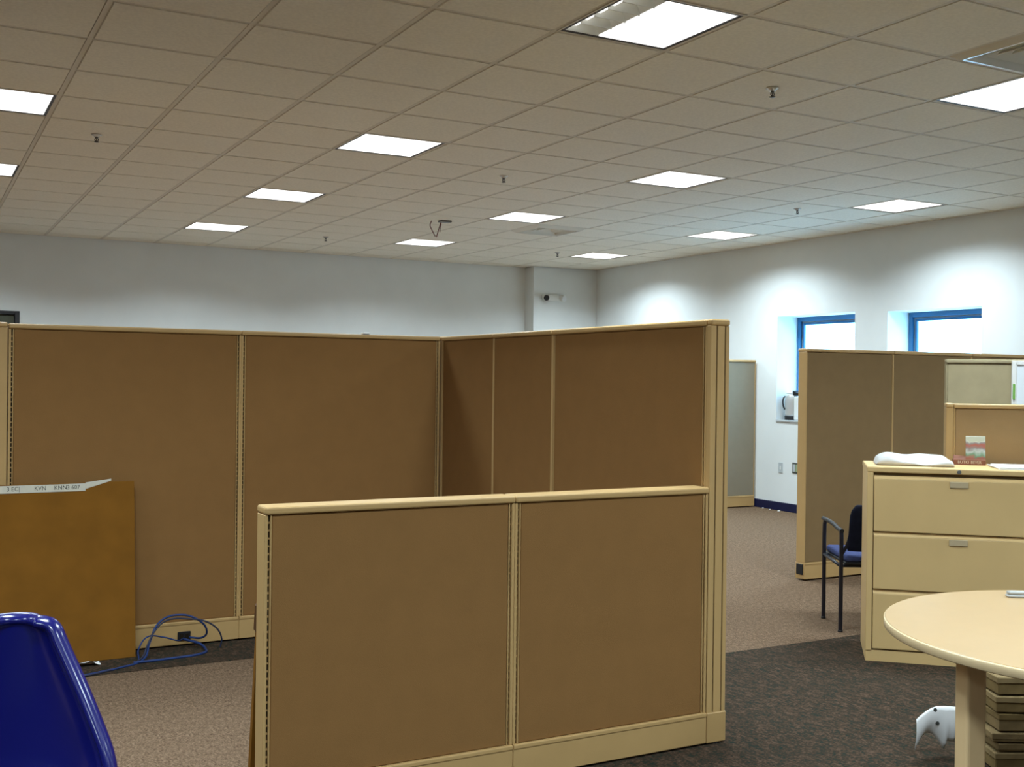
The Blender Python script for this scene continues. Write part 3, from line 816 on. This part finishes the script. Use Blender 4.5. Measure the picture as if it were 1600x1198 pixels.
# ------------------------------------------------------------------ blue shell chair (lower left)
def shell_chair():
    base = Vector((.248, 3.300, 0))
    # chair faces the camera: local x right, local -y toward the camera
    t = empty('shell_chair', base, math.atan2(RIGHT.y, RIGHT.x), 'glossy blue moulded plastic chair in the lower left corner', 'chair')
    out = [(.060, .767), (.086, .763), (.101, .750), (.112, .730), (.132, .696), (.166, .640), (.204, .575), (.242, .505), (.274, .440), (.292, .370), (.290, .310), (.285, .270)]   # right outline, top to bottom
    def outline(f):
        # smooth Catmull-Rom walk along the outline, f in 0..1
        n = len(out) - 1
        q = min(n - 1e-6, f * n); i = int(q); u = q - i
        P = [Vector(out[max(0, min(n, i + k))]) for k in (-1, 0, 1, 2)]
        return .5 * ((2 * P[1]) + (P[2] - P[0]) * u + (2 * P[0] - 5 * P[1] + 4 * P[2] - P[3]) * u * u + (3 * P[1] - P[0] - 3 * P[2] + P[3]) * u ** 3)
    def depth(z):     # centre line of the back: leans away toward the top
        return .056 * max(0, (z - .30)) / .5 - .03 * max(0, (.42 - z) / .15) ** 2
    def fw(z): return .034 + .055 * max(0, (.79 - z) / .36)
    NR, NU = 44, 28
    def back(i, k):
        o = outline(i / NR); u = -1 + 2 * k / NU
        zc = o.y
        return Vector((o.x * u, depth(zc) - fw(zc) * abs(u) ** 2.4, zc))
    bm = MB()
    vs = [[bm.bm.verts.new(back(i, k)) for k in range(NU + 1)] for i in range(NR + 1)]
    # bend into the seat
    y0 = depth(.27)
    for m_ in range(1, 13):
        q = m_ / 12
        row = []
        for k in range(NU + 1):
            u = -1 + 2 * k / NU
            p = back(NR, k)
            wv = .285 - .03 * q * q
            row.append(bm.bm.verts.new((wv * u, p.y * (1 - q) - .46 * q, .27 - .02 * math.sin(PI * q) + .03 * q + (.03 - .01 * q) * abs(u) ** 2.4 * (1 if q < .9 else .6) * min(1, q * 4))))
        vs.append(row)
    for i in range(len(vs) - 1):
        for k in range(NU):
            f = bm.bm.faces.new((vs[i][k], vs[i + 1][k], vs[i + 1][k + 1], vs[i][k + 1])); f.smooth = True
    o = bm.build('shell', M['blue_plastic'], t)
    sm = o.modifiers.new('thickness', 'SOLIDIFY'); sm.thickness = .005; sm.offset = 0
    # rolled rim: a band swept along the edge of the back
    edge = [back(i, 0) for i in range(NR, -1, -1)] + [back(0, k) for k in range(1, NU)] + [back(i, NU) for i in range(NR + 1)]
    prof = [(.000, .002), (.004, -.008), (.012, -.013), (.021, -.009), (.028, .002), (.032, .014), (.033, .028)]
    dirs = []
    for i in range(len(edge)):
        tg = edge[min(len(edge) - 1, i + 1)] - edge[max(0, i - 1)]
        dirs.append(Vector((-tg.z, 0, tg.x)).normalized())
    for _ in range(4):
        dirs = [(dirs[max(0, i - 1)] + dirs[i] + dirs[min(len(dirs) - 1, i + 1)]).normalized() for i in range(len(dirs))]
    rb = MB()
    rv = [[rb.bm.verts.new(p + dv * a_ * .85 + Vector((0, b_, 0))) for (a_, b_) in prof] for p, dv in zip(edge, dirs)]
    for i in range(len(rv) - 1):
        for k in range(len(prof) - 1):
            f = rb.bm.faces.new((rv[i][k], rv[i + 1][k], rv[i + 1][k + 1], rv[i][k + 1])); f.smooth = True
    o = rb.build('rolled_rim', M['blue_plastic'], t)
    sm = o.modifiers.new('thickness', 'SOLIDIFY'); sm.thickness = .004; sm.offset = 0
    sm = o.modifiers.new('smooth', 'SUBSURF'); sm.levels = 1; sm.render_levels = 1
    for sx in (-1, 1):
        tube('leg', [(sx * .16, -.30, .250), (sx * .22, -.38, .15), (sx * .25, -.42, .0)], .011, M['chrome'], t)
        tube('leg', [(sx * .16, -.10, .245), (sx * .22, -.01, .15), (sx * .25, .06, .0)], .011, M['chrome'], t)
    tube('leg_brace', [(-.16, -.30, .246), (0, -.30, .244), (.16, -.30, .246)], .009, M['chrome'], t)
    tube('leg_brace', [(-.16, -.10, .242), (0, -.10, .240), (.16, -.10, .242)], .009, M['chrome'], t)
shell_chair()

# ------------------------------------------------------------------ cardboard
cb = empty('cardboard_sheet', (-.28, 5.955, .004), 0, 'large brown cardboard sheet leaning on the tall panel, white label strip on top', 'cardboard')
lean = math.atan2(.095, .90)
sh = MB().box(0, 1.315, -.010, 0, 0, .905, .001).build('sheet', M['card'], cb); sh.rotation_euler = (-lean, 0, 0)
lb = MB().box(.55, 1.075, -.0125, -.0105, .862, .900, .0005).build('label_strip', M['label'], sh)
for px, body in ((.705, '3 EC|'), (.832, 'KVN'), (.925, 'KNN'), (.985, '3 607')):
    text_mesh('lettering', body, .030, M['ink'], lb, (px, -.0128, .882), (PI / 2, 0, 0), .92)
fp = MB().poly([(1.075, -.011, .872), (1.20, -.011, .910), (1.20, -.011, .921), (1.075, -.011, .905), (1.075, -.004, .872), (1.20, -.004, .910), (1.20, -.004, .921), (1.075, -.004, .905)],
               [(0, 1, 2, 3), (7, 6, 5, 4), (0, 4, 5, 1), (1, 5, 6, 2), (2, 6, 7, 3), (3, 7, 4, 0)]).build('loose_strip', M['label'], sh)
c2 = empty('cardboard_box_flat', (1.030, 3.60, .004), 0, 'folded brown cardboard leaning behind the open end of the half wall', 'cardboard')
for k, (z1, yb, yt) in enumerate(((.860, .155, .035), (.640, .185, .085))):
    o = MB().box(.0 + .004 * k, .62, 0, .014, 0, math.hypot(z1, yb - yt), .001).build('folded_panel', M['card'], c2)
    o.location = (0, yb, 0); o.rotation_euler = (math.atan2(yb - yt, z1), 0, 0)
o = MB().box(-.003, .62, -.004, .036, .60, .695, .004).build('tape_wrap', M['card_dark'], c2)
o.location = (0, .155, 0); o.rotation_euler = (math.atan2(.12, .86), 0, 0)
tag(MB().grid(lambda u, v: (.72 + .13 * u, 5.845 + .06 * v, .006 + .020 * math.sin(PI * u) * (1 - v) + .008 * math.sin(7 * u + 4 * v) ** 2), 14, 8).build('paper_scrap', M['white']), 'crumpled white paper scrap at the foot of the cardboard sheet', 'paper')

# ------------------------------------------------------------------ blue network cables
def cable(pts, rad, mt, label):
    o = tube('network_cable', pts, rad, M[mt]); tag(o, label, 'cable', 'blue network cables on the floor')
Z0 = .009
cable([(.50, 5.60, Z0), (.745, 5.670, Z0), (.92, 5.74, Z0), (1.06, 5.84, Z0 + .01), (1.10, 5.92, .08), (1.16, 5.97, .17), (1.25, 5.98, .195), (1.36, 5.97, .16), (1.405, 5.98, .10), (1.395, 6.02, .055), (1.335, 6.065, .05)], .0055, 'cable', 'thick blue cable arching over the black outlet')
cable([(.45, 5.56, Z0), (.72, 5.65, Z0), (.90, 5.73, Z0), (1.05, 5.85, Z0 + .012), (1.085, 5.90, .07), (1.14, 5.95, .14), (1.19, 5.96, .175), (1.30, 5.94, .178), (1.42, 5.93, .14), (1.475, 5.94, .06), (1.47, 5.95, Z0)], .0045, 'cable_dark', 'thin dark blue cable ending right of the black outlet')
cable([(.60, 5.63, Z0), (.86, 5.72, Z0), (1.02, 5.82, Z0), (1.05, 5.94, .05), (1.10, 5.98, .095), (1.18, 5.98, .085), (1.26, 6.00, .055), (1.30, 6.06, .05)], .004, 'cable', 'blue cable making the lowest loop left of the black outlet')
cable([(1.30, 6.06, .045), (1.33, 6.03, .04), (1.37, 5.99, .03), (1.39, 5.93, Z0), (1.36, 5.86, Z0), (1.20, 5.82, Z0), (1.0, 5.80, Z0 + .003)], .007, 'cable', 'thick blue cable dropping from the black outlet to the floor')

# ------------------------------------------------------------------ things at the windows and the right wall
sw = empty('light_switch', (XW, 9.632, .488), PI / 2, 'pale grey wall plate below the first window', 'wall plate')
MB().box(-.036, .036, 0, .006, -.06, .06, .003).build('plate', M['switch'], sw)
MB().box(-.010, .010, .006, .009, -.02, .02, .001).build('rocker', M['plastic_white'], sw)
wo = empty('wall_outlet', (XW, 9.388, .500), PI / 2, 'dark edged wall outlet beside the pale wall plate', 'outlet')
MB().box(-.056, .056, 0, .006, -.06, .06, .003).build('plate', M['outlet_dark'], wo)
MB().box(-.042, -.005, .006, .009, -.042, .042, .002).build('receptacle', M['outlet_green'], wo)
MB().box(.005, .042, .006, .009, -.042, .042, .002).build('receptacle', M['switch'], wo)
car = empty('steel_carafe', (XW + .14, 9.615, 1.030), 0, 'steel and white coffee carafe with dark base and lid on the window sill', 'carafe')
MB().lathe([(.080, 0), (.082, .01), (.082, .040), (.078, .045)], n=28).build('base', M['black'], car)
MB().lathe([(.074, .045), (.080, .065), (.080, .22), (.076, .27), (.066, .30)], n=28).build('body', M['steel'], car)
MB().lathe([(.067, .30), (.068, .312), (.050, .325), (.02, .33)], n=28).build('lid', M['plastic_white'], car)
MB().poly([(-.04, -.05, .285), (.04, -.05, .285), (.03, -.190, .270), (-.03, -.190, .270), (-.04, -.05, .335), (.04, -.05, .335), (.03, -.185, .290), (-.03, -.185, .290)],
          [(0, 1, 2, 3), (7, 6, 5, 4), (0, 4, 5, 1), (1, 5, 6, 2), (2, 6, 7, 3), (3, 7, 4, 0)]).build('spout', M['black'], car)
MB().box(-.055, .015, -.165, -.085, .0, .272, .012, 2).build('side_tank', M['plastic_white'], car)
tube('handle', [(-.080, .030, .27), (-.100, .035, .24), (-.098, .035, .16), (-.080, .030, .12)], .009, M['black'], car)
for k, (yy, r_) in enumerate(((9.86, .012), (9.72, .010), (9.55, .016))):
    tag(MB().box(XW - .06 - .02 * k, XW - .06 - .02 * k + r_ * 1.6, yy, yy + r_ * 1.2, .0005, r_, .002).build('paper_bit', M['white']),
        ('small white scrap on the carpet, farthest along the navy baseboard', 'tiny white scrap on the carpet, middle one by the navy baseboard', 'white scrap on the carpet, largest and nearest by the navy baseboard')[k], 'scrap', 'white scraps by the baseboard')
